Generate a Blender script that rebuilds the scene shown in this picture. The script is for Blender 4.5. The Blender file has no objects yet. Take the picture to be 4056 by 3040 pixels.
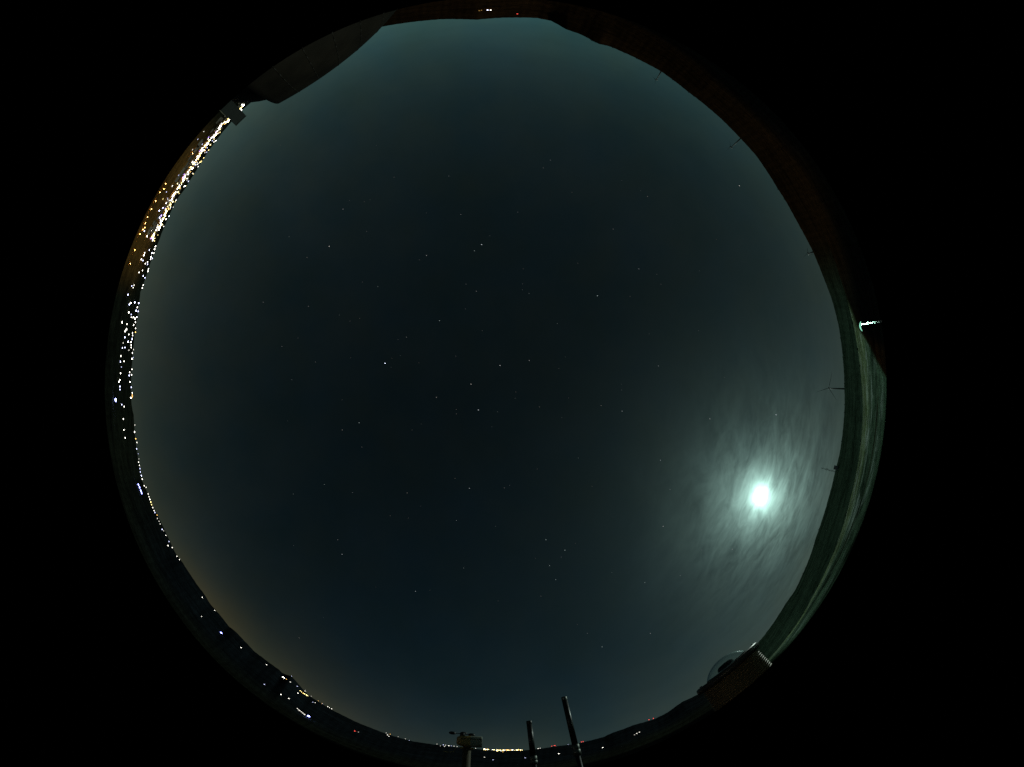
import bpy, bmesh, math, random
import numpy as np
from mathutils import Vector, Matrix, Quaternion

random.seed(7)
sc = bpy.context.scene
COL = sc.collection
RAD = math.radians

# ------------------------------------------------------------------ camera
# an all-sky fisheye looking straight up, about 1.4 degrees off plumb
PXDEG = 16.35                      # lens scale: photograph pixels per degree
OCX, OCY = 1965.0, 1540.0          # optical centre in the photograph
CAMZ = 3.0                         # lens height above the observatory ground
def _cone(vx, vy):
    r = math.hypot(vx, vy)
    th = RAD(r / PXDEG)
    if r < 1e-6: return Vector((0, 0, 1))
    return Vector((math.sin(th) * vx / r, math.sin(th) * vy / r, math.cos(th)))
TILT = _cone(1951 - OCX, 1521 - OCY).rotation_difference(Vector((0, 0, 1)))
def look(px, py):
    """World direction in which the lens saw a point of the photograph."""
    return TILT @ _cone(px - OCX, py - OCY)
def azel(px, py):
    d = look(px, py)
    return math.atan2(d.y, d.x), math.asin(d.z)
def spot(px, py, dist):
    """A place DIST metres away (on the level) in that direction."""
    a, e = azel(px, py)
    return Vector((dist * math.cos(a), dist * math.sin(a), CAMZ + dist * math.tan(e)))

cam = bpy.data.cameras.new('camera')
camo = bpy.data.objects.new('camera', cam); COL.objects.link(camo); sc.camera = camo
camo.location = (0, 0, CAMZ)
camo.rotation_mode = 'QUATERNION'
camo.rotation_quaternion = TILT @ Quaternion((1, 0, 0), math.pi)
cam.type = 'PANO'
cam.panorama_type = 'FISHEYE_LENS_POLYNOMIAL'
cam.sensor_fit = 'HORIZONTAL'
cam.sensor_width = 4056 / PXDEG; cam.sensor_height = 3038 / PXDEG
cam.fisheye_fov = RAD(189.6)
cam.fisheye_polynomial_k0 = 0; cam.fisheye_polynomial_k1 = -RAD(1)
cam.fisheye_polynomial_k2 = 0; cam.fisheye_polynomial_k3 = 0; cam.fisheye_polynomial_k4 = 0
cam.shift_x = (2028 - OCX) / 4056
cam.shift_y = -(1520 - OCY) / 4056
cam.clip_start = 0.01; cam.clip_end = 200000

# ------------------------------------------------------------------ world
MOON = look(3013, 1972)
world = bpy.data.worlds.new('World'); sc.world = world; world.use_nodes = True
wt = world.node_tree
for n in list(wt.nodes): wt.nodes.remove(n)

class S:
    """A scalar socket with arithmetic, for writing node maths as formulas."""
    tree = None
    def __init__(s, sock): s.s = sock
    @staticmethod
    def op(kind, *a):
        n = S.tree.nodes.new('ShaderNodeMath'); n.operation = kind
        for i, v in enumerate(a):
            if isinstance(v, S): S.tree.links.new(v.s, n.inputs[i])
            else: n.inputs[i].default_value = v
        return S(n.outputs[0])
    def __add__(a, b): return S.op('ADD', a, b)
    __radd__ = __add__
    def __sub__(a, b): return S.op('SUBTRACT', a, b)
    def __rsub__(a, b): return S.op('SUBTRACT', b, a)
    def __mul__(a, b): return S.op('MULTIPLY', a, b)
    __rmul__ = __mul__
    def __truediv__(a, b): return S.op('DIVIDE', a, b)
    def __rtruediv__(a, b): return S.op('DIVIDE', b, a)
    def __pow__(a, b): return S.op('POWER', a, b)
def smax(a, b): return S.op('MAXIMUM', a, b)
def smin(a, b): return S.op('MINIMUM', a, b)
def sexp(a): return S.op('EXPONENT', a)

def noise_s(tree, vec, scale, detail=3, rough=.5, dist=0.0):
    n = tree.nodes.new('ShaderNodeTexNoise')
    n.inputs['Scale'].default_value = scale; n.inputs['Detail'].default_value = detail
    n.inputs['Roughness'].default_value = rough; n.inputs['Distortion'].default_value = dist
    tree.links.new(vec, n.inputs['Vector'])
    return S(n.outputs['Fac'])
def comb(tree, x, y, z):
    n = tree.nodes.new('ShaderNodeCombineXYZ')
    for i, v in enumerate((x, y, z)):
        if isinstance(v, S): tree.links.new(v.s, n.inputs[i])
        else: n.inputs[i].default_value = v
    return n.outputs[0]

S.tree = wt
tc = wt.nodes.new('ShaderNodeTexCoord')
sep = wt.nodes.new('ShaderNodeSeparateXYZ'); wt.links.new(tc.outputs['Generated'], sep.inputs[0])
x, y, z = (S(sep.outputs[i]) for i in range(3))
el = S.op('ARCSINE', smin(smax(z, -1.0), 1.0)) * (180 / math.pi)
elp = smax(el, 0.0)
hr = smax(S.op('SQRT', x * x + y * y), 1e-3)
ax, ay = x / hr, y / hr
gam = S.op('ARCCOSINE', smin(smax(x * MOON.x + y * MOON.y + z * MOON.z, -1.0), 1.0)) * (180 / math.pi)

# thin high cloud, drawn out along the horizon, that the moon shines through
mr = math.hypot(MOON.x, MOON.y); rx, ry = MOON.x / mr, MOON.y / mr
den = smax(z, 0.0) + 0.16
cu = (x * rx + y * ry) / den
cv = (x * ry * -1.0 + y * rx) / den
cl1 = noise_s(wt, comb(wt, cu * 3.6 - cv * 0.7, cv * 2.7, 0.3), 1.0, 5, .56, 1.1)
cl2 = noise_s(wt, comb(wt, cu * 8.5 - cv * 1.7, cv * 6.2, 4.1), 1.0, 4, .55, 1.3)
cl3 = noise_s(wt, comb(wt, cu * 2.0, cv * 1.3, 8.7), 1.0, 4, .5, .4)
def lobe(dx, dy, k):
    m = math.hypot(dx, dy)
    return smax(ax * (dx / m) + ay * (dy / m), 0.0) ** k
blot = noise_s(wt, tc.outputs['Generated'], 3.2, 4, .55)
blot2 = noise_s(wt, tc.outputs['Generated'], 5.5, 3, .5)

cloud = smax(0.20, (cl1 - .5) * 2.1 + (cl2 - .5) * 1.3 + (cl3 - .5) * 2.2 + 1.0)
near = sexp((gam / 6.5) * -1.0)
cfade = sexp((gam - 11.0) * -0.085)
cmix = smin(smax(cfade, 0.0), 1.0)
cloud = cloud * cmix + (1.0 - cmix)
cloud = cloud * (1.0 - near * 0.55) + near * 0.55
aur = (5.0 / smax(gam, 1.6)) ** 1.50 * sexp(gam * -0.036) * 0.45
aur = smin(aur, 2.2) * cloud
wide = sexp(gam * -0.062) * 0.022

hz = sexp(elp * -0.135); hb = sexp(elp * -0.040)
topl = lobe(0.02, -1, 2.0); leftl = lobe(-1, -.25, 2.0); rightl = lobe(1, .12, 2.2); botl = lobe(.1, 1, 2.0)
townglow = lobe(-.72, .70, 9.0) * sexp(elp * -0.22)
cityglow = lobe(-.88, -.47, 5.0) * sexp(elp * -0.12)
southtown = lobe(.02, 1, 60.0) * sexp(elp * -0.18)
streak = noise_s(wt, comb(wt, ax * 2.0, ay * 2.0, el * 0.22), 1.6, 4, .5)
sk = streak * 0.5 + 0.75

nish = wt.nodes.new('ShaderNodeTexSky'); nish.sky_type = 'NISHITA'; nish.sun_disc = False
nish.sun_elevation = math.asin(MOON.z); nish.sun_rotation = math.atan2(MOON.x, MOON.y)
nish.air_density = 1.0; nish.dust_density = 0.6
nsep = wt.nodes.new('ShaderNodeSeparateColor'); wt.links.new(nish.outputs[0], nsep.inputs[0])
NK = 0.0003
nrgb = [S(nsep.outputs[i]) * (NK * t) for i, t in enumerate((1.0, .95, .60))]

def channel(i):
    zen = (.0020, .0042, .0052)[i]
    c = nrgb[i] + zen
    c = c + hb * (topl * (.0115, .0230, .0245)[i] + leftl * (.0075, .0140, .0145)[i]
                  + botl * (.0024, .0105, .0170)[i] + rightl * (.0060, .0125, .0135)[i])
    c = c + hz * sk * (topl * (.014, .050, .048)[i] + leftl * (.009, .012, .0075)[i]
                  + botl * (.0060, .0085, .0055)[i] + rightl * (.020, .026, .016)[i])
    c = c + townglow * (.046, .033, .004)[i] + cityglow * (.018, .016, .008)[i] + southtown * (.011, .011, .003)[i]
    c = c * ((blot - .5) * (.75, .45, .45)[i] + (blot2 - .5) * (.45, .1, -.25)[i] + 1.0)
    c = c + aur * (.60, 1.0, .87)[i] + wide * (.46, .84, .84)[i]
    return c
cc = wt.nodes.new('ShaderNodeCombineColor')
for i in range(3): wt.links.new(channel(i).s, cc.inputs[i])
bg = wt.nodes.new('ShaderNodeBackground'); bg.inputs[1].default_value = 1.0
wt.links.new(cc.outputs[0], bg.inputs[0])
wo = wt.nodes.new('ShaderNodeOutputWorld'); wt.links.new(bg.outputs[0], wo.inputs[0])

# ------------------------------------------------------------------ moonlight
sun = bpy.data.lights.new('moonlight', 'SUN'); sun.energy = 0.85; sun.angle = RAD(0.6); sun.color = (.80, 1.0, .90)
suno = bpy.data.objects.new('moonlight', sun); COL.objects.link(suno)
_me = math.asin(MOON.z) + RAD(4.2); _ma = math.atan2(MOON.y, MOON.x)   # beside the moon's own disc, which would shade the lamp
_sd = Vector((math.cos(_me) * math.cos(_ma), math.cos(_me) * math.sin(_ma), math.sin(_me)))
suno.rotation_mode = 'QUATERNION'; suno.rotation_quaternion = _sd.to_track_quat('Z', 'Y')
suno.location = (0, 0, 60)

sc.render.engine = 'CYCLES'
sc.view_settings.view_transform = 'Standard'; sc.view_settings.look = 'None'
sc.view_settings.exposure = 0; sc.view_settings.gamma = 1
sc.view_settings.use_curve_mapping = False
sc.render.image_settings.color_mode = 'RGB'
sc.cycles.use_denoising = False
sc.cycles.max_bounces = 6; sc.cycles.diffuse_bounces = 2; sc.cycles.glossy_bounces = 3
sc.cycles.transmission_bounces = 6; sc.cycles.transparent_max_bounces = 8
sc.cycles.sample_clamp_indirect = 0.05
sc.cycles.caustics_reflective = False; sc.cycles.caustics_refractive = False
sc.cycles.use_light_tree = True; sc.cycles.blur_glossy = 1.0
sc.render.dither_intensity = 1.0

# ------------------------------------------------------------------ helpers
def link(name, me, mat=None, parent=None):
    o = bpy.data.objects.new(name, me); COL.objects.link(o)
    if mat is not None:
        for m in (mat if isinstance(mat, (list, tuple)) else [mat]): me.materials.append(m)
    if parent is not None: o.parent = parent
    return o
def mesh_of(bm, name, smooth=False):
    me = bpy.data.meshes.new(name); bm.normal_update(); bm.to_mesh(me); bm.free()
    if smooth:
        for p in me.polygons: p.use_smooth = True
    return me
def empty(name, loc, rotz=0):
    o = bpy.data.objects.new(name, None); COL.objects.link(o); o.location = loc; o.rotation_euler = (0, 0, rotz)
    o.empty_display_size = .2
    return o
def tag(o, label, cat, group=None):
    o['label'] = label; o['category'] = cat
    if group: o['group'] = group
    return o
def kind(o, k): o['kind'] = k; return o
def box(bm, c, s, rot=None, mat=0):
    m = Matrix.Translation(Vector(c)) @ (rot.to_4x4() if rot is not None else Matrix()) @ Matrix.Diagonal((s[0], s[1], s[2], 1))
    r = bmesh.ops.create_cube(bm, size=1, matrix=m)
    fs = {f for v in r['verts'] for f in v.link_faces}
    for f in fs: f.material_index = mat
    return r['verts']
def bar(bm, a, b, r0, r1=None, seg=8, mat=0, caps=True):
    a = Vector(a); b = Vector(b); r1 = r0 if r1 is None else r1
    q = (b - a).to_track_quat('Z', 'Y')
    r = bmesh.ops.create_cone(bm, cap_ends=caps, cap_tris=False, segments=seg, radius1=r0, radius2=r1, depth=(b - a).length,
                              matrix=Matrix.Translation((a + b) / 2) @ q.to_matrix().to_4x4())
    for f in {f for v in r['verts'] for f in v.link_faces}: f.material_index = mat
    return r['verts']
def tube(bm, pts, r, seg=6):
    for a, b in zip(pts[:-1], pts[1:]): bar(bm, a, b, r, r, seg)
def lathe(bm, prof, seg=32, ang=(0, 2 * math.pi), close=True):
    """Turn a profile of (radius, z) about the z axis."""
    full = abs(ang[1] - ang[0] - 2 * math.pi) < 1e-6
    n = seg if full else seg + 1
    rings = []
    for r, zz in prof:
        if r < 1e-6: rings.append([bm.verts.new((0, 0, zz))] * n); continue
        rings.append([bm.verts.new((r * math.cos(ang[0] + (ang[1] - ang[0]) * k / seg), r * math.sin(ang[0] + (ang[1] - ang[0]) * k / seg), zz)) for k in range(n)])
    for A, B in zip(rings[:-1], rings[1:]):
        for k in range(seg):
            k2 = (k + 1) % n
            vs = [A[k], A[k2], B[k2], B[k]]
            u = []
            for v in vs:
                if v not in u: u.append(v)
            if len(u) > 2:
                try: bm.faces.new(u)
                except ValueError: pass

def mat(name, col, rough=.6, metal=0, var=.25, scale=8, bump=0, spec=.5, col2=None):
    """Painted or bare surface: two tones of the same stuff mottled by noise, uneven gloss, fine relief."""
    m = bpy.data.materials.new(name); m.use_nodes = True; t = m.node_tree
    b = t.nodes['Principled BSDF']
    tcn = t.nodes.new('ShaderNodeTexCoord')
    n = t.nodes.new('ShaderNodeTexNoise'); n.inputs['Scale'].default_value = scale; n.inputs['Detail'].default_value = 6
    t.links.new(tcn.outputs['Object'], n.inputs['Vector'])
    r = t.nodes.new('ShaderNodeValToRGB'); r.color_ramp.elements[0].position = .3; r.color_ramp.elements[1].position = .7
    c2 = col2 or [c * (1 - var) for c in col]
    r.color_ramp.elements[0].color = (*c2, 1); r.color_ramp.elements[1].color = (*col, 1)
    t.links.new(n.outputs['Fac'], r.inputs[0]); t.links.new(r.outputs[0], b.inputs['Base Color'])
    S.tree = t
    t.links.new((S(n.outputs['Fac']) * .25 + (rough - .12)).s, b.inputs['Roughness'])
    b.inputs['Metallic'].default_value = metal; b.inputs['Specular IOR Level'].default_value = spec
    if bump:
        bp = t.nodes.new('ShaderNodeBump'); bp.inputs['Strength'].default_value = bump; bp.inputs['Distance'].default_value = .02
        t.links.new(n.outputs['Fac'], bp.inputs['Height']); t.links.new(bp.outputs[0], b.inputs['Normal'])
    return m
def glow(name, k=1.0, sample='AUTO'):
    """A luminous surface whose colour and power come from the object (colour rgb, alpha = power)."""
    m = bpy.data.materials.new(name); m.use_nodes = True; t = m.node_tree
    for n in list(t.nodes): t.nodes.remove(n)
    oi = t.nodes.new('ShaderNodeObjectInfo'); e = t.nodes.new('ShaderNodeEmission')
    t.links.new(oi.outputs['Color'], e.inputs['Color'])
    S.tree = t
    t.links.new((S(oi.outputs['Alpha']) * k).s, e.inputs['Strength'])
    o = t.nodes.new('ShaderNodeOutputMaterial'); t.links.new(e.outputs[0], o.inputs[0])
    m.cycles.emission_sampling = sample
    return m
M = {}

# ------------------------------------------------------------------ ground
SKY = [(1502,115),(1648,92),(1749,83),(1885,85),(1953,79),(2020,76),(2129,78),(2183,89),(2241,122),(2300,143),(2344,166),(2371,180),(2415,190),
 (2550,252),(2619,290),(2724,369),(2833,456),(2932,554),(2996,624),(3077,749),(3165,900),(3219,1003),(3257,1094),(3295,1195),(3323,1305),(3338,1428),
 (3344,1533),(3345,1600),(3339,1697),(3327,1793),(3306,1880),(3279,1986),(3250,2083),(3231,2136),(3219,2179),(3183,2271),(3149,2343),(3109,2400),
 (3059,2479),(2995,2561),(2964,2602),(2880,2672),(2815,2725),(2756,2761),(2701,2786),(2675,2805),(2642,2829),(2593,2853),(2508,2878),(2424,2909),(2394,2923),
 (2300,2948),(2190,2963),(2088,2977),(1987,2980),(1885,2972),(1763,2959),(1641,2943),(1560,2922),(1485,2895),(1420,2869),(1362,2841),(1315,2817),(1260,2784),
 (1221,2759),(1203,2739),(1177,2709),(1156,2685),(1119,2672),(1105,2658),(1036,2607),(1008,2587),(982,2558),(935,2509),(906,2486),(881,2453),(834,2399),
 (809,2359),(790,2334),(758,2287),(725,2236),(697,2199),(650,2098),(617,2033),(581,1950),(559,1899),(545,1809),(534,1722),(530,1654),(522,1612),(519,1546),
 (525,1431),(530,1371),(537,1310),(546,1256),(557,1162),(575,1114),(584,1087),(611,1005),(629,963),(656,894),(684,830),(695,804),(732,755),(768,698),
 (815,622),(855,565),(908,499),(964,439),(1010,398),(1200,255),(1380,160)]
_s = sorted((math.degrees(a), math.degrees(e)) for a, e in (azel(*p) for p in SKY))
SA = np.array([s[0] for s in _s]); SE = np.array([s[1] for s in _s])
def per(xp, a): return np.interp(a, [p[0] for p in xp], [p[1] for p in xp])
def ridge_el(a): return np.interp(a, SA, SE, period=360)
def ridge_d(a): return per([(-180,1500),(-140,1350),(-90,1350),(-45,1200),(0,1000),(30,1100),(60,1700),(90,2300),(140,2300),(165,1700),(180,1500)], a)
def near_el(a):  # crest of the near field on the right-hand side
    return per([(-180,-3),(-90,-1.5),(-60,.6),(-40,1.6),(-18,2.1),(-12,1.7),(-2,.8),(4,0.0),(11,-.6),(17,-1.1),(26,-2.3),(36,-3.6),(48,-4.2),(180,-3)], a)
def near_w(a): return per([(-180,0),(-85,0),(-55,1),(34,1),(50,0),(180,0)], a)
def wav(a, d, f, ph):
    return np.sin(f * a + ph + 1.7 * np.sin(.37 * f * a + ph)) * np.cos(np.log(d) * (3 + f * .6) + ph * 1.3)
def ground_el(adeg, d):
    """Elevation angle, in degrees from the lens, of the ground at compass angle ADEG and distance D."""
    adeg = np.asarray(adeg, float); d = np.asarray(d, float)
    L = np.log(d); E = ridge_el(adeg); D = ridge_d(adeg); w = near_w(adeg); n1 = near_el(adeg)
    def pw(pts):
        out = pts[0][1] + 0 * L
        for (d0, e0), (d1, e1) in zip(pts[:-1], pts[1:]):
            l0, l1 = np.log(d0), np.log(d1)
            t = np.clip((L - l0) / (l1 - l0), 0, 1)
            out = np.where(L >= l0, e0 + (e1 - e0) * t, out)
        return out
    z0 = np.degrees(np.arctan(-CAMZ / 28.0))
    lef = pw([(28, z0), (60, -5.5), (200, -4.9), (480, -4.0), (.62 * D, E - 1.9), (.86 * D, E - .45), (D, E), (1.7 * D, E - .55), (25000, E - .9)])
    rig = pw([(28, z0), (48, n1 * .45 - 2.3), (105, n1 - .35), (150, n1), (215, n1 - .9), (.45 * D, E * .55 + n1 * .25 - .2), (.8 * D, E - .55), (D, E), (1.7 * D, E - .8), (25000, E - 1.2)])
    e = lef * (1 - w) + rig * w
    a = np.radians(adeg)
    amp = np.clip((d - 40) / 300, 0, 1)
    e = e + amp * (.10 * wav(a, d, 9, .4) + .06 * wav(a, d, 23, 2.1) + .045 * wav(a, d, 61, 4.0)) * np.clip(np.abs(np.log(d / D)) * 2.2, .10, 1)
    e = e + .022 * np.sin(a * 149) * np.sin(a * 67 + 1) + .016 * np.sin(a * 331 + L * 4)
    flat = np.degrees(np.arctan(-CAMZ / np.maximum(d, .5)))
    return np.where(d < 28, flat, e)
def ground_z(adeg, d): return CAMZ + d * np.tan(np.radians(ground_el(adeg, d)))
def stand(px, py, off=0.0):
    """Where on the ground the thing stands that the lens saw at this point (or on the crest behind it)."""
    a, e = azel(px, py); ad = math.degrees(a); ed = math.degrees(e) + off
    D = float(ridge_d(ad))
    ds = np.exp(np.linspace(np.log(30), np.log(D), 420))
    g = ground_el(np.full_like(ds, ad), ds)
    k = np.argmax(g >= ed) if (g >= ed).any() else len(ds) - 1
    d = float(ds[k])
    return Vector((d * math.cos(a), d * math.sin(a), float(ground_z(ad, d)))), d

NA = 1440
dist = np.concatenate([np.linspace(1.5, 27.9, 8), np.exp(np.linspace(np.log(28), np.log(2600), 110)), np.exp(np.linspace(np.log(3000), np.log(25000), 8))])
ND = len(dist)
ang = np.linspace(-180, 180, NA, endpoint=False)
AA, DD = np.meshgrid(ang, dist, indexing='ij')
ZZ = ground_z(AA, DD)
ZZ = np.where(DD < 28, 0.0, ZZ)
X = DD * np.cos(np.radians(AA)); Y = DD * np.sin(np.radians(AA))
verts = np.stack([X, Y, ZZ], -1).reshape(-1, 3)
verts = np.vstack([verts, [[0, 0, 0]]])
i, j = np.meshgrid(np.arange(NA), np.arange(ND - 1), indexing='ij')
i2 = (i + 1) % NA
q = np.stack([i * ND + j, i * ND + j + 1, i2 * ND + j + 1, i2 * ND + j], -1).reshape(-1, 4)
faces = [tuple(f) for f in q.tolist()] + [(NA * ND, k * ND, ((k + 1) % NA) * ND) for k in range(NA)]
gme = bpy.data.meshes.new('ground'); gme.from_pydata(verts.tolist(), [], faces)
for p in gme.polygons: p.use_smooth = True
# land cover: what grows or lies on each field (with some glow, haze and shade painted in)
def sm(v, a, b): return np.clip((v - a) / (b - a), 0, 1) ** 2 * (3 - 2 * np.clip((v - a) / (b - a), 0, 1))
EL = ground_el(AA, DD)
scrub = np.array((.018, .021, .014)); burnt_shade = np.array((.030, .0135, .0052)); straw = np.array((.20, .28, .135)); hillg = np.array((.046, .082, .052))
haze_blue = np.array((.011, .0155, .019)); glow_earth = np.array((.20, .095, .024))
colr = np.zeros(AA.shape + (3,)) + scrub
def blend(c, w): 
    global colr
    colr = colr * (1 - w[..., None]) + c * w[..., None]
blend(glow_earth, sm(AA, -167, -159) * (1 - sm(AA, -146, -134)) * (1 - sm(DD, 700, 1200)))  # brown ground kept to the reach of the amber lamps' glow, painted in
blend(haze_blue, sm(AA, 40, 62) * (1 - sm(AA, 150, 170)) * sm(DD, 300, 900))  # far hills turned bluish: distance haze put into their colour
upper = sm(AA, -100, -80) * (1 - sm(AA, -13, -6))
blend(burnt_shade, sm(AA, -125, -100) * (1 - sm(AA, -24 + 0 * AA, -9)))
farhill = sm(AA, -26, -6) * (1 - sm(AA, 42, 58)) * sm(DD, 175, 200)
blend(hillg, farhill)
# straw field: from the lamp post down towards the fields behind the camera housing; its slanting edge is a light boundary put into the colour
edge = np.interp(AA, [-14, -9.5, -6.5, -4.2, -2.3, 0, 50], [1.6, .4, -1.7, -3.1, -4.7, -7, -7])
fld = sm(AA, -15, -10.5) * (1 - sm(AA, 38, 56)) * (1 - sm(DD, 165, 190)) * sm(EL - edge, -.15, .45)
blend(straw, fld)
blend(np.array((.115, .205, .135)), fld * (1 - sm(DD, 48, 85)) * .9)
blend(burnt_shade, sm(AA, -15, -8) * (1 - sm(AA, 3, 6)) * (1 - sm(EL - edge, -.3, .3)) * (1 - sm(DD, 160, 190)))  # shaded side of the slanting edge, painted dark
dark_line = np.exp(-((EL + 3.4 + .02 * AA) / .10) ** 2) * sm(AA, -5, -2) * (1 - sm(AA, 26, 34)) * (1 - sm(DD, 150, 170))  # narrow dark line across the near field
blend(burnt_shade, dark_line * .85)
# dark ring round the lens: its edge falloff painted into the near ground
rim_fade = np.array((.0035, .0040, .0038))
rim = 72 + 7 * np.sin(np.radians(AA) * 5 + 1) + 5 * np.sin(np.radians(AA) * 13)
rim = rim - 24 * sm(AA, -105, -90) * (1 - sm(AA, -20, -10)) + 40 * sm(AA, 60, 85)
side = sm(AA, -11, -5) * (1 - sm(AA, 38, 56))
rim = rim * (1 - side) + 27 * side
blend(rim_fade, 1 - sm(DD, rim * .75, rim * (1.9 - .45 * side)))
ca = gme.color_attributes.new('land_and_shade', 'FLOAT_COLOR', 'POINT')
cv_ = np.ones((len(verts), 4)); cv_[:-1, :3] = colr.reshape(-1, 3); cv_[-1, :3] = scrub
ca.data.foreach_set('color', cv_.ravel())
gm = bpy.data.materials.new('dry_land'); gm.use_nodes = True; t = gm.node_tree; S.tree = t
b = t.nodes['Principled BSDF']; b.inputs['Roughness'].default_value = 1.0; b.inputs['Specular IOR Level'].default_value = 0
at = t.nodes.new('ShaderNodeAttribute'); at.attribute_name = 'land_and_shade'
tcn = t.nodes.new('ShaderNodeTexCoord')
n1 = noise_s(t, tcn.outputs['Object'], .02, 8, .6); n2 = noise_s(t, tcn.outputs['Object'], .11, 8, .68, .6); n3 = noise_s(t, tcn.outputs['Object'], .006, 6, .6)
n4 = noise_s(t, tcn.outputs['Object'], .45, 6, .7, .4)
f = smax((n1 - .5) * 2.4 + (n2 - .5) * 3.2 + (n3 - .5) * 1.8 + (n4 - .5) * 2.2 + 1.0, .15)
vm = t.nodes.new('ShaderNodeVectorMath'); vm.operation = 'SCALE'
t.links.new(at.outputs['Color'], vm.inputs[0]); t.links.new(f.s, vm.inputs['Scale'])
# pale limestone breaking through the straw
rock = smin(smax((noise_s(t, tcn.outputs['Object'], .16, 6, .7, .8) - .53) * 10.0, 0.0), 1.0)
asep = t.nodes.new('ShaderNodeSeparateColor'); t.links.new(at.outputs['Color'], asep.inputs[0])
rmask = rock * smin(smax((S(asep.outputs[1]) - .165) * 14.0, 0.0), 1.0)
mx = t.nodes.new('ShaderNodeMix'); mx.data_type = 'RGBA'
t.links.new((rmask * .9).s, mx.inputs[0]); t.links.new(vm.outputs[0], mx.inputs[6]); mx.inputs[7].default_value = (.62, .76, .68, 1)
t.links.new(mx.outputs[2], b.inputs['Base Color'])
bp = t.nodes.new('ShaderNodeBump'); bp.inputs['Strength'].default_value = .7; bp.inputs['Distance'].default_value = 2.0
t.links.new(n2.s, bp.inputs['Height']); t.links.new(bp.outputs[0], b.inputs['Normal'])
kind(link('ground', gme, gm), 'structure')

# ------------------------------------------------------------------ moon and stars
M['moon'] = glow('moon_glow', 1.0); M['star'] = glow('star_glow', 1.0, 'NONE')
MD = 60000.0
bm = bmesh.new(); bmesh.ops.create_icosphere(bm, subdivisions=4, radius=MD * math.tan(RAD(1.55)))
for v in bm.verts: v.co *= 1 + .012 * math.sin(v.co.x * .004 + 1) * math.cos(v.co.y * .0037)
o = link('moon', mesh_of(bm, 'moon', True), M['moon']); o.location = MOON * MD; o.color = (.93, 1.0, .97, 2.2)
tag(o, 'dazzling white moon shining through thin cloud above the ridge', 'moon')
STARS = []
def crop(ox, oy, k, pts): return [(ox + p[0] * k, oy + p[1] * k) + tuple(p[2:]) for p in pts]
K = 1000 / 2211
STARS += crop(1000, 500, K, [(672,1065,.9),(2007,1050,1.),(1944,1104,.6),(1524,1146,.6),(793,739,.5),(1960,1458,.5),(477,1162,.4),(1825,786,.45),(1720,450,.35),
 (490,1590,.4),(94,1554,.4),(1098,1417,.4),(321,980,.3),(1240,460,.3),(1870,1396,.35),(963,1378,.28),(2078,973,.28),(1462,1184,.28),(1000,934,.28),(1866,1613,.28),
 (850,664,.24),(1030,657,.24),(979,673,.24),(1523,772,.24),(245,179,.24),(1085,181,.24)])
STARS += crop(2000, 500, K, [(2053,534,.8),(810,1498,.8),(1173,1262,.5),(947,914,.4),(1248,628,.4),(398,310,.4),(336,378,.35),(113,765,.35),(1096,1504,.3),(1367,1397,.28),
 (1330,1310,.28),(638,1213,.28),(154,1393,.3),(154,1446,.3),(211,1478,.4),(587,592,.26),(1189,577,.24),(1703,1279,.24),(160,1262,.26),(1852,1005,.24),(1024,489,.24)])
STARS += crop(1000, 1250, K, [(1161,431,1.7),(1978,840,1.),(2168,450,.9),(1914,614,.8),(934,951,.7),(787,1014,.5),(1638,58,.7),(1612,729,.6),(258,283,.4),(1349,203,.45),
 (629,1492,.5),(1900,1526,.7),(1354,1566,.5),(877,1563,.4),(357,1576,.4),(345,576,.35),(552,420,.35),(957,1165,.35),(1785,835,.35),(1787,874,.35),(1398,1015,.3),
 (1478,962,.26),(2146,856,.35),(2205,1522,.4),(854,61,.3),(939,38,.3),(761,8,.3),(399,210,.26),(860,383,.26),(1457,427,.26),(1295,363,.26),(1221,386,.26),(1215,466,.24),
 (785,751,.26),(1781,369,.35),(2097,988,.26),(1774,1440,.35),(1275,222,.3),(2012,145,.3),(307,936,.24)])
STARS += crop(2000, 1250, K, [(213,406,.6),(1344,454,.5),(842,802,.5),(1026,850,.6),(1362,1280,.6),(1794,915,.5),(458,82,.35),(530,376,.26),(558,735,.26),(1021,665,.3),
 (1021,614,.24),(642,1260,.35),(282,1356,.3),(1446,1536,.45),(498,907,.26),(95,682,.3),(89,737,.3),(302,813,.35),(1262,173,.26),(1695,145,.26),(1922,553,.28),(763,1508,.26),
 (41,1500,.3),(471,476,.26)])
STARS += crop(1000, 2000, K, [(785,445,.8),(1428,770,.8),(747,318,.5),(1850,565,.5),(1787,149,.5),(409,1178,.45),(1206,108,.35),(1366,128,.3),(360,370,.3),(2128,200,.3),
 (1555,760,.26),(1081,732,.24),(1473,23,.26),(2151,853,.26),(622,1000,.24)])
STARS += crop(2000, 2000, K, [(359,318,.7),(525,410,.7),(391,545,.6),(445,667,.55),(1385,201,.65),(1225,693,.5),(851,1256,.6),(1274,1138,.5),(722,1138,.35),(315,812,.35),
 (493,470,.35),(936,604,.3),(1535,632,.4),(1991,401,.5),(617,350,.26),(634,1060,.26),(266,479,.26),(1724,408,.3)])
STARS += [(3074, 1649, .9), (2812, 1665, .6)]
SD = 50000.0
bm = bmesh.new(); bmesh.ops.create_icosphere(bm, subdivisions=1, radius=SD * math.tan(RAD(.052)))
star_me = mesh_of(bm, 'star', True); star_me.materials.append(M['star'])
pole = look(1500, 2380)
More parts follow.
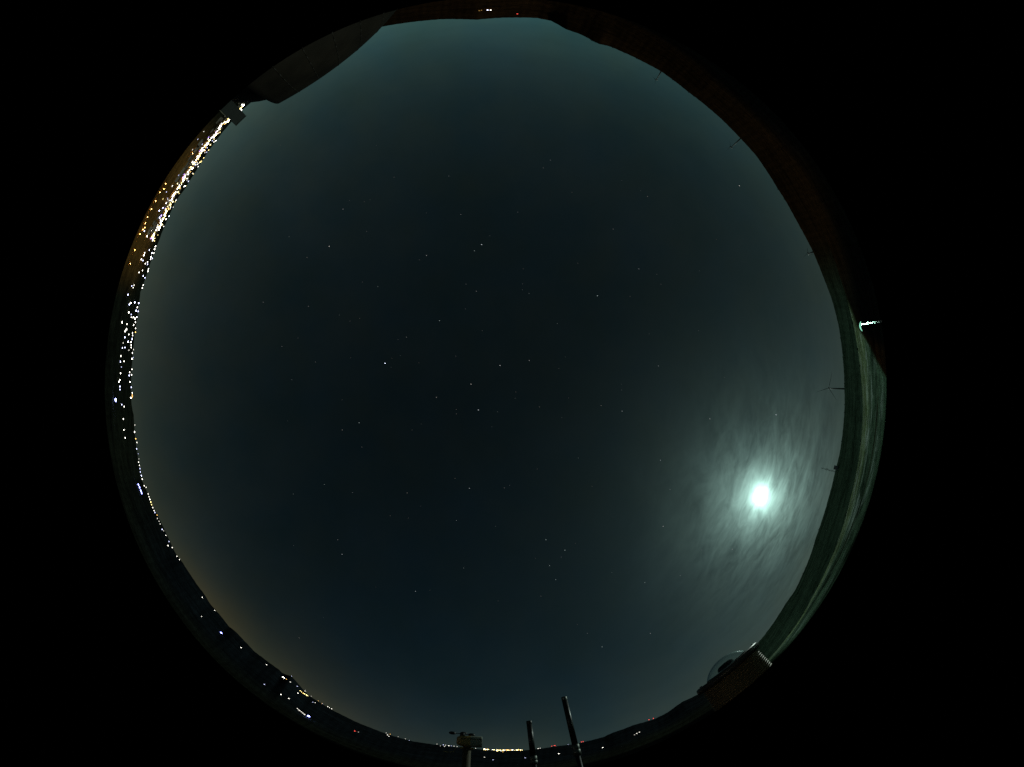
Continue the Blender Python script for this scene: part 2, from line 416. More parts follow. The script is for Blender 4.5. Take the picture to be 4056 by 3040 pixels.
for px, py, s in STARS:
    d = look(px, py)
    o = bpy.data.objects.new('star', star_me); COL.objects.link(o); o.location = d * SD
    tr = pole.cross(d)
    o.rotation_mode = 'QUATERNION'; o.rotation_quaternion = tr.to_track_quat('X', 'Z'); o.scale = (1 + 1.4 * min(tr.length, .8), 1, 1)
    tint = random.choice([(1, 1, 1), (.85, .95, 1), (1, .95, .86), (.8, 1, .98)])
    o.color = (*tint, 1.2 * s ** 2.3)
    if s > 1.5: tag(o, 'brightest blue white star, high in the dark middle of the sky', 'star'); o.color = (.72, .80, 1, 7)
    elif s > .75: tag(o, 'bright white star standing out in the night sky', 'star', 'bright stars')
    elif s > .38: tag(o, 'modest white star in the night sky', 'star', 'modest stars')
    else: tag(o, 'faint star barely visible in the night sky', 'star', 'faint stars')

# ------------------------------------------------------------------ observatory dome
M['dome'] = mat('weathered_dark_paint', (.019, .0145, .0095), .7, 0, .5, 1.6, .25, .15)
M['dome_rib'] = mat('dome_rib_paint', (.028, .022, .015), .5, 0, .3, 5, 0, .3)
M['wall'] = mat('rough_plaster', (.060, .052, .042), .9, 0, .4, 3, .5)
da = math.atan2(-math.cos(RAD(30.2)), -math.sin(RAD(30.2)))
DDI = 8.0
dome = empty('observatory_dome', (DDI * math.cos(da), DDI * math.sin(da), 0), da)       # local x points away from the lens
tag(dome, 'dark rounded observatory dome with an overlapping shutter shell', 'dome')
ZI, RI = CAMZ - 1.238, 1.945        # inner shell
ZO, RO, YO = CAMZ - 2.264, 3.02, -.293      # great outer shutter, set lower and wider
cut = -.67
bm = bmesh.new()
prof = [(RI * math.cos(t), RI * math.sin(t)) for t in np.linspace(-.5, math.pi / 2, 22)]; prof[-1] = (0.0, RI)
lathe(bm, prof, 72)
o = link('dome_shell', mesh_of(bm, 'dome_shell', True), M['dome'], dome); o.location = (0, 0, ZI)
for k in range(10):     # upright seams of the inner shell
    an = k * math.pi / 5 + .2
    bm = bmesh.new(); tube(bm, [((RI + .002) * math.cos(t) * math.cos(an), (RI + .002) * math.cos(t) * math.sin(an), (RI + .002) * math.sin(t)) for t in np.linspace(-.4, 1.45, 16)], .009, 5)
    rb = link('seam', mesh_of(bm, 'seam', True), M['dome_rib'], o)
bm = bmesh.new(); rows = []; n = 56
for ii in range(n + 1):
    u = cut + (RO * .9995 - cut) * math.sin(ii / n * math.pi / 2)
    rr = math.sqrt(max(RO * RO - u * u, 0))
    rows.append([bm.verts.new((rr * math.cos(t), u, rr * math.sin(t))) for t in np.linspace(-.05, math.pi + .05, 56)])
for A, B in zip(rows[:-1], rows[1:]):
    for k in range(55): bm.faces.new((A[k], A[k + 1], B[k + 1], B[k]))
lip = [bm.verts.new((v.co.x * .955, v.co.y, v.co.z * .955)) for v in rows[0]]
for k in range(55): bm.faces.new((rows[0][k], lip[k], lip[k + 1], rows[0][k + 1]))
sh = link('shutter', mesh_of(bm, 'shutter', True), M['dome'], dome); sh.location = (0, YO, ZO)
for u in np.linspace(cut + .5, RO * .95, 7):
    rr = math.sqrt(RO * RO - u * u) + .003
    bm = bmesh.new(); tube(bm, [(rr * math.cos(t), u, rr * math.sin(t)) for t in np.linspace(0, math.pi, 36)], .008, 5)
    link('rib', mesh_of(bm, 'rib', True), M['dome_rib'], sh)
bm = bmesh.new(); lathe(bm, [(0, ZO - .02), (RO + .06, ZO - .02), (RO + .12, ZO - .05), (RO + .12, ZO - .25), (RO + .04, ZO - .25)], 72)
o = link('base_ring', mesh_of(bm, 'base_ring', True), M['dome_rib'], dome); o.location = (0, YO, 0)
bm = bmesh.new(); lathe(bm, [(RO + .03, 0), (RO + .03, ZO - .2)], 72)
o = link('wall', mesh_of(bm, 'wall', True), M['wall'], dome); o.location = (0, YO, 0)

# ------------------------------------------------------------------ square post
M['post'] = mat('grey_concrete', (.016, .020, .016), .85, 0, .35, 9, .4)
M['edge'] = mat('edge_highlight', (.30, .28, .20), .45, .7, .3, 20)
p = spot(955, 485, 5.0); a = math.atan2(p.y, p.x)
post = empty('square_post', (p.x, p.y, 0), a)
tag(post, 'plain square grey post between the dome and the town lights', 'post')
w = 5.0 * RAD(2.2)
bm = bmesh.new(); box(bm, (0, 0, p.z / 2 - .01), (w, w, p.z - .02)); bmesh.ops.bevel(bm, geom=bm.edges[:], offset=.006, segments=2, affect='EDGES')
link('shaft', mesh_of(bm, 'shaft'), M['post'], post)
bm = bmesh.new(); box(bm, (0, 0, p.z - .008), (w + .004, w + .004, .016)); bmesh.ops.bevel(bm, geom=bm.edges[:], offset=.003, segments=1, affect='EDGES')
link('cap', mesh_of(bm, 'cap'), M['post'], post)
bm = bmesh.new(); box(bm, (-w / 2 - .004, -w / 2 - .003, p.z / 2 - .15), (.007, .007, p.z - .3))  # thin pale strip standing in for the highlight on the post's edge
link('lit_edge', mesh_of(bm, 'lit_edge'), M['edge'], post)

# ------------------------------------------------------------------ lamp post in the field
M['white'] = mat('white_paint', (.78, .80, .78), .5, 0, .12, 12)
M['lampglow'] = glow('lamp_glow', 1.0, 'NONE')
LD = 26.0
p = spot(3409, 1290, LD); a = math.atan2(p.y, p.x)
lamp = empty('lamp_post', (p.x, p.y, 0), a)      # local y: along the picture's edge; local x: away from the lens
tag(lamp, 'white lamp post with a long curved head, lit, beside the straw field', 'lamp post')
bm = bmesh.new(); bar(bm, (0, 0, .12), (0, 0, p.z - .05), .085, .068, 16)
link('pole', mesh_of(bm, 'pole', True), M['white'], lamp)
bm = bmesh.new(); lathe(bm, [(0, .16), (.11, .16), (.15, .12), (.15, 0)], 20); link('foot', mesh_of(bm, 'foot'), M['white'], lamp)
_pp = [math.tan(azel(*q)[0] - a) * LD for q in ((3399, 1280), (3407, 1319))]
y0, y1 = min(_pp), max(_pp)
bm = bmesh.new()
n = 18; rings = []
for k in range(n + 1):
    t = k / n; yy = y0 + (y1 - y0) * t
    prof = max(math.sin(math.pi * min(max(t, .0), 1.)) ** .45, .12)
    crown = .16 * (1 - (2 * t - 1) ** 2)
    hx, hz = .16 * prof, .10 * prof
    rings.append([bm.verts.new((hx * math.cos(u), yy, crown + (hz * math.sin(u) if math.sin(u) > 0 else .55 * hz * math.sin(u)))) for u in np.linspace(0, 2 * math.pi, 15)[:-1]])
for A, B in zip(rings[:-1], rings[1:]):
    for k in range(14): bm.faces.new((A[k], A[(k + 1) % 14], B[(k + 1) % 14], B[k]))
bm.faces.new(rings[0][::-1]); bm.faces.new(rings[-1])
bmesh.ops.recalc_face_normals(bm, faces=bm.faces)
hd = link('lamp_head', mesh_of(bm, 'lamp_head', True), M['lampglow'], lamp); hd.location = (0, 0, p.z - .08); hd.color = (.36, 1.0, .70, .92)
L = bpy.data.lights.new('lamp_light', 'POINT'); L.energy = 260; L.color = (.52, 1.0, .80); L.shadow_soft_size = .15
lo = bpy.data.objects.new('lamp_light', L); COL.objects.link(lo); lo.parent = lamp; lo.location = (-.9, (y0 + y1) / 2, p.z - .25)  # set off the head towards the lens to brighten the pole

# ------------------------------------------------------------------ weather station
M['shield'] = mat('yellowed_plastic', (.60, .40, .14), .6, 0, .25, 30, .1); M['mastp'] = mat('dull_mast_paint', (.11, .09, .05), .7, 0, .3, 30)
M['grey'] = mat('grey_plastic', (.42, .44, .36), .5, 0, .2, 30)
M['black'] = mat('black_plastic', (.012, .012, .013), .45, 0, .3, 40)
M['steel'] = mat('dull_steel', (.20, .21, .19), .5, .8, .3, 25)
WD = 1.85
pc = spot(1858, 2943, WD); a = math.atan2(pc.y, pc.x)
ws = empty('weather_station', (pc.x, pc.y, 0), a)
tag(ws, 'weather station with three black wind cups on a pale mast', 'weather station')
def rel(px, py):
    """(sideways, height) of a photographed point on a thing WD away."""
    aa, ee = azel(px, py); return math.tan(aa - a) * WD, CAMZ + math.tan(ee) * WD / math.cos(aa - a)
yl, _ = rel(1809, 2940); yr, _ = rel(1909, 2935); _, zt = rel(1857, 2921); _, zb = rel(1857, 2965)
H = zt - zb; WY = abs(yl - yr); cy = (yl + yr) / 2
sgn = 1 if yr > yl else -1
bm = bmesh.new()   # rounded sensor body: barrel on the left, squarer on the right
rows = []
for k in range(25):
    t = k / 24; yy = yl + (yr - yl) * t
    f = math.sqrt(max(1 - (1 - min(t / .42, 1)) ** 2, .0)) * .45 + .55 if t < .42 else 1.0
    hz_ = H / 2 * f; hx_ = .055 * f
    rows.append([bm.verts.new((hx_ * (abs(math.cos(u)) ** .6) * math.copysign(1, math.cos(u)), yy, hz_ * (abs(math.sin(u)) ** .6) * math.copysign(1, math.sin(u)))) for u in np.linspace(0, 2 * math.pi, 33)[:-1]])
for A, B in zip(rows[:-1], rows[1:]):
    for k in range(32): bm.faces.new((A[k], A[(k + 1) % 32], B[(k + 1) % 32], B[k]))
bm.faces.new(rows[0]); bm.faces.new(rows[-1][::-1]); bmesh.ops.recalc_face_normals(bm, faces=bm.faces)
for fce in bm.faces:
    if abs(fce.calc_center_median().y - yl) > WY * .56: fce.material_index = 1
o = link('sensor_body', mesh_of(bm, 'sensor_body', True), [M['shield'], M['grey']], ws); o.location = (0, 0, (zt + zb) / 2)
bm = bmesh.new(); box(bm, (-.0545, cy + sgn * .008, zt - H * .30), (.006, WY * .84, .0035)); link('seam', mesh_of(bm, 'seam'), M['black'], ws)
bm = bmesh.new(); bar(bm, (.0, cy - sgn * WY * .08, .0), (0, cy - sgn * WY * .08, zb + .01), .024, .021, 20); my = cy - sgn * WY * .08
link('mast', mesh_of(bm, 'mast', True), M['mastp'], ws)
for q in ((1829, 2971), (1868, 2974)):
    yy, zz = rel(*q)
    bm = bmesh.new(); box(bm, (0, yy, zz + .006), (.03, .026, .014)); bmesh.ops.bevel(bm, geom=bm.edges[:], offset=.003, segments=1, affect='EDGES')
    link('bracket', mesh_of(bm, 'bracket'), M['shield'], ws)
hubp = rel(1832, 2913)
bm = bmesh.new(); bar(bm, (0, hubp[0], hubp[1] - .03), (0, hubp[0], hubp[1] + .012), .016, .011, 14)
hub = link('cup_hub', mesh_of(bm, 'cup_hub', True), M['black'], ws)
for q, dx in (((1793, 2910), -.02), ((1868, 2917), -.01), ((1836, 2908), .06)):
    yy, zz = rel(*q)
    bm = bmesh.new()
    bmesh.ops.create_uvsphere(bm, u_segments=16, v_segments=10, radius=.020, matrix=Matrix.Translation((dx, yy, zz)) @ Matrix.Diagonal((1, 1.0, .62, 1)))
    cup = link('wind_cup', mesh_of(bm, 'wind_cup', True), M['black'], ws)
    bm = bmesh.new(); bar(bm, (0, hubp[0], hubp[1]), (dx, yy, zz), .0032, .0028, 6); link('arm', mesh_of(bm, 'arm', True), M['black'], cup)
ends = [rel(*q) for q in ((1806, 2968), (1800, 2980), (1785, 2986), (1770, 2984), (1755, 2980))]
bm = bmesh.new(); tube(bm, [(0, *e) for e in ends], .0022, 5); link('cable', mesh_of(bm, 'cable', True), M['shield'], ws)

# ------------------------------------------------------------------ stick aerials
M['aerial'] = mat('black_aerial_sleeve', (.012, .014, .013), .4, 0, .3, 20)
def aerial(top, sleeve, foot, D, dia, label, cap):
    pt = spot(*top, D); zs = spot(*sleeve, D).z; zf = spot(*foot, D).z
    r = empty('stick_aerial', (pt.x, pt.y, 0)); tag(r, label, 'aerial')
    bm = bmesh.new(); bar(bm, (0, 0, zs), (0, 0, pt.z - .03), dia / 2, dia / 2, 24); link('radome', mesh_of(bm, 'radome', True), M['aerial'], r)
    bm = bmesh.new(); lathe(bm, [(0, pt.z + .002), (dia * .42, pt.z), (dia * .515, pt.z - .006), (dia * .515, pt.z - .045), (dia * .5, pt.z - .047)], 24)
    link('cap', mesh_of(bm, 'cap', True), M[cap], r)
    bm = bmesh.new(); lathe(bm, [(dia * .5, zs + .012), (dia * .62, zs + .010), (dia * .62, zs - .045), (dia * .58, zs - .05), (dia * .58, zs - .058), (dia * .64, zs - .06), (dia * .64, zf), (dia * .3, zf)], 24)
    link('clamp_sleeve', mesh_of(bm, 'clamp_sleeve', True), M['steel'], r)
    bm = bmesh.new(); bar(bm, (0, 0, 0), (0, 0, zf + .004), dia * .42, dia * .40, 20); link('mast', mesh_of(bm, 'mast', True), M['black'], r)
aerial((2095, 2861), (2102, 3004), (2104, 3034), 3.4, .056, 'shorter black stick aerial beside the far yellow town lights', 'aerial')
aerial((2233, 2766), (2275, 2959), (2280, 3001), 3.0, .0525, 'taller black stick aerial with a pale cap and steel sleeve', 'steel')

# ------------------------------------------------------------------ clear-domed camera housing
M['ribbed'] = mat('tan_ribbed_plastic', (.40, .27, .13), .55, .05, .3, 18, 0, .3)
M['flange'] = mat('dark_flange', (.11, .09, .07), .38, .3, .3, 20)
g = bpy.data.materials.new('clear_acrylic'); g.use_nodes = True
gb = g.node_tree.nodes['Principled BSDF']; gb.inputs['Base Color'].default_value = (.93, .97, .95, 1); gb.inputs['Roughness'].default_value = .02
gb.inputs['Transmission Weight'].default_value = 1; gb.inputs['IOR'].default_value = 1.45
M['acrylic'] = g
HD = .92
pf = spot(2880, 2651, HD); a = math.atan2(pf.y, pf.x)
hs = empty('camera_housing', (pf.x, pf.y, 0), a); tag(hs, 'ribbed dark camera housing under a clear acrylic dome', 'camera housing')
zf = pf.z; RF = HD * math.tan(RAD(6.15)); RB = RF * .90; RDm = HD * math.tan(RAD(4.0))
bm = bmesh.new(); lathe(bm, [(0, zf - .001), (RF * .93, zf), (RF * .985, zf - .003), (RF, zf - .008), (RF, zf - .018), (RF * .97, zf - .022), (RB * .9, zf - .024)], 48)
link('flange', mesh_of(bm, 'flange', True), M['flange'], hs)
bm = bmesh.new(); lathe(bm, [(RB * .93, zf - .022), (RB * .93, zf - .13), (RB * .6, zf - .135)], 48); body = link('body', mesh_of(bm, 'body', True), M['ribbed'], hs)
bm = bmesh.new()
lathe(bm, [(RB * .93 + .006 * math.cos(u), .0034 * math.sin(u)) for u in np.linspace(-math.pi / 2, math.pi / 2, 7)], 48)
rib_me = mesh_of(bm, 'rib', True); rib_me.materials.append(M['ribbed'])
for k in range(11):
    o = bpy.data.objects.new('rib', rib_me); COL.objects.link(o); o.parent = body; o.location = (0, 0, zf - .029 - k * .0084)
bm = bmesh.new()
cap_h = HD * math.tan(RAD(2.75)); RS = (RDm ** 2 + cap_h ** 2) / (2 * cap_h)
tmax = math.asin(min(RDm / RS, .999))
arc = [[(rr * math.sin(t_) if t_ > 0 else 0, zf + cap_h - RS + rr * math.cos(t_)) for t_ in np.linspace(0, tmax, 16)] for rr in (RS, RS - .0025)]
lathe(bm, arc[0] + arc[1][::-1], 56)       # one closed thin shell, outside then inside
bmesh.ops.recalc_face_normals(bm, faces=bm.faces)
link('clear_dome', mesh_of(bm, 'clear_dome', True), M['acrylic'], hs)
bm = bmesh.new(); lathe(bm, [(0, .020), (.018, .018), (.024, .012), (.026, .004), (.034, .003), (.034, -.002)], 28)
ln = link('lens', mesh_of(bm, 'lens', True), M['black'], hs); ln.location = (0, 0, zf + .002)
for k in range(6):
    an = k * math.pi / 3 + .35
    bm = bmesh.new(); bar(bm, (RF * .86 * math.cos(an), RF * .86 * math.sin(an), zf - .002), (RF * .86 * math.cos(an), RF * .86 * math.sin(an), zf + .004), .0042, .0036, 6)
    link('screw', mesh_of(bm, 'screw'), M['steel'], hs)
bm = bmesh.new(); bar(bm, (0, 0, 0), (0, 0, zf - .13), .03, .03, 20); link('stand', mesh_of(bm, 'stand', True), M['black'], hs)

# ------------------------------------------------------------------ wind turbines on the ridge
M['turbine'] = mat('turbine_paint', (.22, .23, .22), .5, 0, .1, .2)
def turbine(hubpx, D, blade, phase, yaw, label):
    h = spot(*hubpx, D); ad = math.degrees(math.atan2(h.y, h.x))
    zg = float(ground_z(ad, D)) - 1.0
    a = math.atan2(h.y, h.x)
    r = empty('wind_turbine', (h.x, h.y, zg), a + yaw); tag(r, label, 'wind turbine', 'wind turbines along the ridge')
    H = h.z - zg
    bm = bmesh.new(); bar(bm, (0, 0, 0), (0, 0, H - 1.2), 2.3, 1.4, 16); link('tower', mesh_of(bm, 'tower', True), M['turbine'], r)
    bm = bmesh.new(); box(bm, (1.5, 0, H), (9, 3.4, 3.4)); bmesh.ops.bevel(bm, geom=bm.edges[:], offset=.8, segments=2, affect='EDGES')
    link('nacelle', mesh_of(bm, 'nacelle', True), M['turbine'], r)
    bm = bmesh.new(); bmesh.ops.create_uvsphere(bm, u_segments=14, v_segments=8, radius=2.6, matrix=Matrix.Translation((-4.2, 0, H)) @ Matrix.Diagonal((1, 1, 1, 1)))
    hubo = link('rotor_hub', mesh_of(bm, 'rotor_hub', True), M['turbine'], r)
    for k in range(3):
        t0 = phase + k * 2 * math.pi / 3
        bm = bmesh.new()
        rows = []
        for s_, cw in ((.03, .9), (.10, 1.1), (.22, 1.7), (.5, 1.05), (.8, .62), (1.0, .18)):
            c, sn = math.cos(t0), math.sin(t0); rr = blade * s_
            ux, uy = -sn, c
            rows.append([bm.verts.new((-4.2 + dx, c * rr + ux * w_, H + sn * rr + uy * w_)) for dx, w_ in ((-.28 * cw, -.2 * cw), (0, .62 * cw), (.28 * cw, 0), (0, -cw * .42))])
        for A, B in zip(rows[:-1], rows[1:]):
            for q_ in range(4): bm.faces.new((A[q_], A[(q_ + 1) % 4], B[(q_ + 1) % 4], B[q_]))
        bm.faces.new(rows[-1]); bm.faces.new(rows[0][::-1]); bmesh.ops.recalc_face_normals(bm, faces=bm.faces)
        link('blade', mesh_of(bm, 'blade', True), M['turbine'], hubo)
def ph(hubpx, tippx, yaw):
    a0, e0 = azel(*hubpx); a1, e1 = azel(*tippx)
    return math.atan2(e1 - e0, (a1 - a0))
turbine((2600, 322), 1205, 26, 1.1, .95, 'distant wind turbine with the slimmest tower, above the darkest stretch of ridge')
turbine((2896, 590), 1100, 27, -.5, .9, 'wind turbine with a bare thin tower on the dark hillside')
turbine((3202, 1011), 1060, 30, -.9, .8, 'wind turbine whose tower is mostly hidden behind the ridge')
turbine((3283, 1544), 1000, 56, ph((3283, 1544), (3293, 1489), 0), .25, 'largest wind turbine, its three long blades spread above the ridge')

# ------------------------------------------------------------------ lattice mast and hut
M['lattice'] = mat('galvanised_lattice', (.40, .42, .42), .6, .5, .3, .6)
TD = 900.0
pb = spot(3306, 1874, TD); ad = math.degrees(math.atan2(pb.y, pb.x)); zg = float(ground_z(ad, TD)) - .5
pt = spot(3252, 1859, TD); a = math.atan2(pb.y, pb.x)
lm = empty('lattice_mast', (pb.x, pb.y, zg), a); tag(lm, 'lattice radio mast carrying aerials on the ridge below the moon', 'mast')
Hm = pt.z - zg; wb, wtp = 3.4, 1.3
def leg_at(k, t): 
    w_ = wb + (wtp - wb) * t; sx_, sy_ = ((1, 1), (1, -1), (-1, -1), (-1, 1))[k]; return Vector((sx_ * w_ / 2, sy_ * w_ / 2, Hm * t))
for k in range(4):
    bm = bmesh.new(); bar(bm, leg_at(k, 0), leg_at(k, 1), .20, .14, 6); link('leg', mesh_of(bm, 'leg'), M['lattice'], lm)
bm = bmesh.new(); N = 14
for s_ in range(N):
    for k in range(4):
        k2 = (k + 1) % 4
        bar(bm, leg_at(k, s_ / N), leg_at(k2, (s_ + 1) / N), .09, .09, 4); bar(bm, leg_at(k2, s_ / N), leg_at(k, (s_ + 1) / N), .09, .09, 4)
        bar(bm, leg_at(k, s_ / N), leg_at(k2, s_ / N), .09, .09, 4)
kind(link('bracing', mesh_of(bm, 'bracing'), M['lattice'], lm), 'stuff')
for t_, sy_, h_ in ((.62, 1, 3.2), (.66, -1, 3.2), (.72, 1, 3.0), (.56, -1, 3.4), (.30, -1, 2.6), (.86, -1, 2.6), (.93, 1, 2.2)):
    w_ = (wb + (wtp - wb) * t_) / 2
    bm = bmesh.new(); box(bm, (-.3, sy_ * (w_ + .7), Hm * t_), (.5, .8, h_)); box(bm, (0, sy_ * (w_ + .2), Hm * t_), (.2, .8, .2)); link('aerial_panel', mesh_of(bm, 'aerial_panel'), M['lattice'], lm)
for t_, sy_ in ((.60, -1), (.46, 1)):
    w_ = (wb + (wtp - wb) * t_) / 2
    bm = bmesh.new(); bar(bm, (-.9, sy_ * (w_ + .6), Hm * t_), (-.3, sy_ * (w_ + .6), Hm * t_), 1.1, .7, 14); bar(bm, (-.3, sy_ * (w_ + .6), Hm * t_), (0, sy_ * w_, Hm * t_), .15, .15, 6); link('dish', mesh_of(bm, 'dish'), M['lattice'], lm)
ph_ = spot(3309, 1858, TD - 6); adh = math.degrees(math.atan2(ph_.y, ph_.x)); zh = float(ground_z(adh, TD - 6)) - .4
hut = empty('equipment_hut', (ph_.x, ph_.y, zh), math.atan2(ph_.y, ph_.x)); tag(hut, 'small flat roofed hut at the foot of the lattice radio mast', 'hut')
hh = spot(3303, 1858, TD - 6).z - zh
M['hut'] = mat('hut_wall', (.55, .56, .60), .85, 0, .2, .8)
bm = bmesh.new(); box(bm, (0, 0, hh / 2 - .2), (7, 10.5, hh - .4)); link('wall', mesh_of(bm, 'wall'), M['hut'], hut)
bm = bmesh.new(); box(bm, (0, 0, hh - .19), (7.8, 11.3, .38)); link('roof', mesh_of(bm, 'roof'), M['lattice'], hut)
bm = bmesh.new(); box(bm, (-3.53, -2, 1.1), (.08, 1.1, 2.2)); link('door', mesh_of(bm, 'door'), M['lattice'], hut)

# ------------------------------------------------------------------ lights of the towns
M['lampmetal'] = mat('lamp_mast_metal', (.08, .08, .08), .6, .5, .2, 1)
M['town'] = glow('town_lamp_glow', 1.0)
def lamp_mesh(name, arm, rh, flat):
    bm = bmesh.new()
    bar(bm, (0, 0, 0), (0, 0, 7.6), .10, .06, 6)
    bar(bm, (0, 0, 7.5), (arm, 0, 8.0), .06, .05, 5)
    r = bmesh.ops.create_icosphere(bm, subdivisions=2, radius=rh, matrix=Matrix.Translation((arm, 0, 8.0 - rh * .2)) @ Matrix.Diagonal((1.1, 1, flat, 1)))
    for f_ in {f_ for v in r['verts'] for f_ in v.link_faces}: f_.material_index = 1
    me = mesh_of(bm, name); me.materials.append(M['lampmetal']); me.materials.append(M['town']); return me
street_me = lamp_mesh('street_lamp', 1.0, 1.75, .85)
M['near'] = M['town']; M['town'] = glow('near_lamp_glow', 1.0); near_me = lamp_mesh('street_lamp', 1.0, 1.2, .8)
PEND = []
WHITE = (1, .96, .84); COOL = (.62, .66, 1); AMBER = (1, .56, .14); YEL = (1, .80, .30); RED = (1, .08, .06); VIO_FRINGE = (.52, .30, 1)  # violet and cool blue carry the lens's colour fringe
def put(px, py, s, colour, label, group, name='street_lamp', cat='street lamp', pw=13.0, size=1.0, me=None):
    g_, d = stand(px, py, -.02)
    sc_ = size * min(max(d / 900, .18), 1.6) * (.82 + .25 * min(s, 3))
    mw = Matrix.Translation(g_) @ Matrix.Rotation(random.uniform(0, 6.28), 4, 'Z') @ Matrix.Diagonal((sc_, sc_, sc_ * .55, 1))
    PEND.append((s * pw + (1e4 if name != 'street_lamp' or me else 0), mw, (*colour, pw * s ** 1.35), label, group, name, cat, me or street_me))
LW = ('white street lamp in the dense light band of the hillside town', 'white lamps of the hillside town')
LA = ('amber street lamp in the dense light band of the hillside town', 'amber lamps of the hillside town')
main = [(961,413),(944,439),(898,483),(871,496),(858,526),(821,559),(795,599),(775,632),(758,658),(735,695),(715,725),(695,758),(679,784),(655,831),(640,868),(623,896),(605,933),(597,955)]
seg = [math.dist(a_, b_) for a_, b_ in zip(main[:-1], main[1:])]; tot = sum(seg)
def along(t):
    t *= tot
    for (a_, b_), l in zip(zip(main[:-1], main[1:]), seg):
        if t <= l: return a_[0] + (b_[0] - a_[0]) * t / l, a_[1] + (b_[1] - a_[1]) * t / l
        t -= l
    return main[-1]
OC = (1951, 1521)
for k in range(200):
    t_ = (k + random.random()) / 200
    px, py = along(t_)
    if 925 < px < 950 and 440 < py < 480: continue
    d_ = math.dist((px, py), OC); ux, uy = (px - OC[0]) / d_, (py - OC[1]) / d_
    off = random.gauss(-1, 4.4)
    px += ux * off; py += uy * off
    c = random.random()
    if off < -3 and c < .55: put(px, py, random.uniform(.35, .8), random.choice((AMBER, YEL)), *LA)
    else: put(px, py, random.choice((.35, .7, 1, 1.6)) * (.45 if off > 4 else 1), VIO_FRINGE if off > 4 and random.random() < .7 else random.choice((WHITE, WHITE, YEL)), *LW, size=1.25)  # violet on the outer side: lens fringe put into the lamp colour
LS = ('white street lamp on the slope between the hillside town and its outskirts', 'slope lamps below the ridge')
for k in range(60):   # scattered inner and outer rows beside the band
    t_ = .28 + .72 * random.random()
    px, py = along(t_); d_ = math.dist((px, py), OC); ux, uy = (px - OC[0]) / d_, (py - OC[1]) / d_
    off = -random.uniform(9, 24) if random.random() < .8 else random.uniform(10, 40)
    put(px + ux * off, py + uy * off, random.choice((.25, .35, .5, .8)), random.choice((WHITE, COOL, YEL)), *LS)
def many(pts, lab, grp, pw=13.0, base=WHITE):
    for p_ in pts:
        s_ = p_[2] if len(p_) > 2 else .7; c_ = p_[3] if len(p_) > 3 else random.choice((base, base, COOL))
        put(p_[0], p_[1], s_, c_, lab, grp, pw=pw)
k2 = 400 / 1326
many(crop(400, 800, k2, [(560,680),(640,740,1),(690,630,1.2),(540,780),(600,800),(655,690,1),(545,720,1.1),(640,760),(620,650),(700,600,1.1),(530,920),(600,930,.9),(485,940),(540,990,.9),(563,1010),
 (612,890),(600,830),(515,770,1),(570,820),(660,760),(680,690),(540,1110),(530,1140),(390,1115,.6),(410,1140,.5),(420,1112,.5),(340,1228,1),(375,1340,1.4),(355,1365,1.4),(430,1330,1.2),(480,1350,1),
 (462,1405,1),(445,1450,1.2),(475,1450),(348,1462,1.2),(385,1490,.5),(428,1555,1.1),(455,1535),(385,1525,.5),(440,1590),(650,380,1.2),(590,470,1.2),(755,215,1.2),(750,130,1)]),
 'white street lamp scattered where the hillside town thins out', 'outskirts lamps', )
many(crop(400, 1250, k2, [(260,100,1.4),(325,130),(410,45,1),(430,60),(455,40),(440,100),(412,145,1),(440,190),(315,200,1.4),(300,230,1),(400,245),(440,237,.7,AMBER),(350,272),(403,275),(297,308,1),
 (395,320,1),(340,365,1.5),(380,360,1),(280,375,.3),(265,437),(300,440),(382,410),(382,432),(355,470,.3),(400,505),(415,470,.3),(248,545),(290,615),(240,628,1),(392,585,1),(410,570,.3),(253,690,.3),
 (393,722),(362,770),(355,808,1),(388,803),(242,773,.9),(232,860,.9),(220,888,.9),(232,948,.9),(235,990),(368,897,.9),(383,958),(398,1040),(378,1095,1),(418,1065,.6,AMBER),(418,1090,.6,AMBER),
 (258,1190),(290,1215),(278,1375),(285,1523),(425,1545,1),(433,1460,.3),(305,1630)]),
 'lone white lamp on the dark farmland beyond the outskirts', 'farmland lamps')
k3 = 500 / 1382
many(crop(400, 1700, k3, [(370,125,.9,AMBER),(382,160),(380,238),(405,290,.3),(418,340,.3),(401,377),(410,415),(418,455),(422,490),(430,525,1.2),(440,565,1),(462,636),(492,652),(505,725),(515,760),
 (523,790,1.2),(535,820,1,YEL),(545,850,.8,YEL),(557,880),(570,910),(580,935),(605,962,.6,AMBER),(610,1000,.4),(625,1030,.4),(640,1060,.4),(658,1115,.8),(675,1130,.3),(703,1185),(735,1250),
 (722,1293),(770,1313),(825,1415),(850,1450)]), 'small lamp strung along the far valley road under the skyline', 'valley road lamps', pw=8)
many(crop(700, 2200, 600 / 1658, [(270,480),(408,622),(262,690,.4),(695,1034),(975,1220),(1155,1355,1.4),(1167,1366,1.2),(1193,1378,.5,AMBER),(1240,1413,.5),(1250,1343,.5),(1317,1458,.5),
 (1345,1505,.8,YEL),(1360,1518,.8,YEL),(1378,1532,1,AMBER),(1395,1542,1.1,YEL),(1412,1552,1.3,YEL),(1425,1558,1,YEL),(1398,1505),(1322,1535),(1470,1556,.3),(950,1435,.5),(1130,1548,.8),(1222,1595),(1485,1632,.4),
 (1513,1637,.5),(1548,1610,.4,AMBER),(1590,1645,.4)]) + crop(1000, 2600, .3617, [(760,540,.5,AMBER),(820,572,.8),(838,582,.7),(862,594,.8)]),
 'small lamp in the hamlets below the orange sky glow', 'hamlet lamps', pw=7)
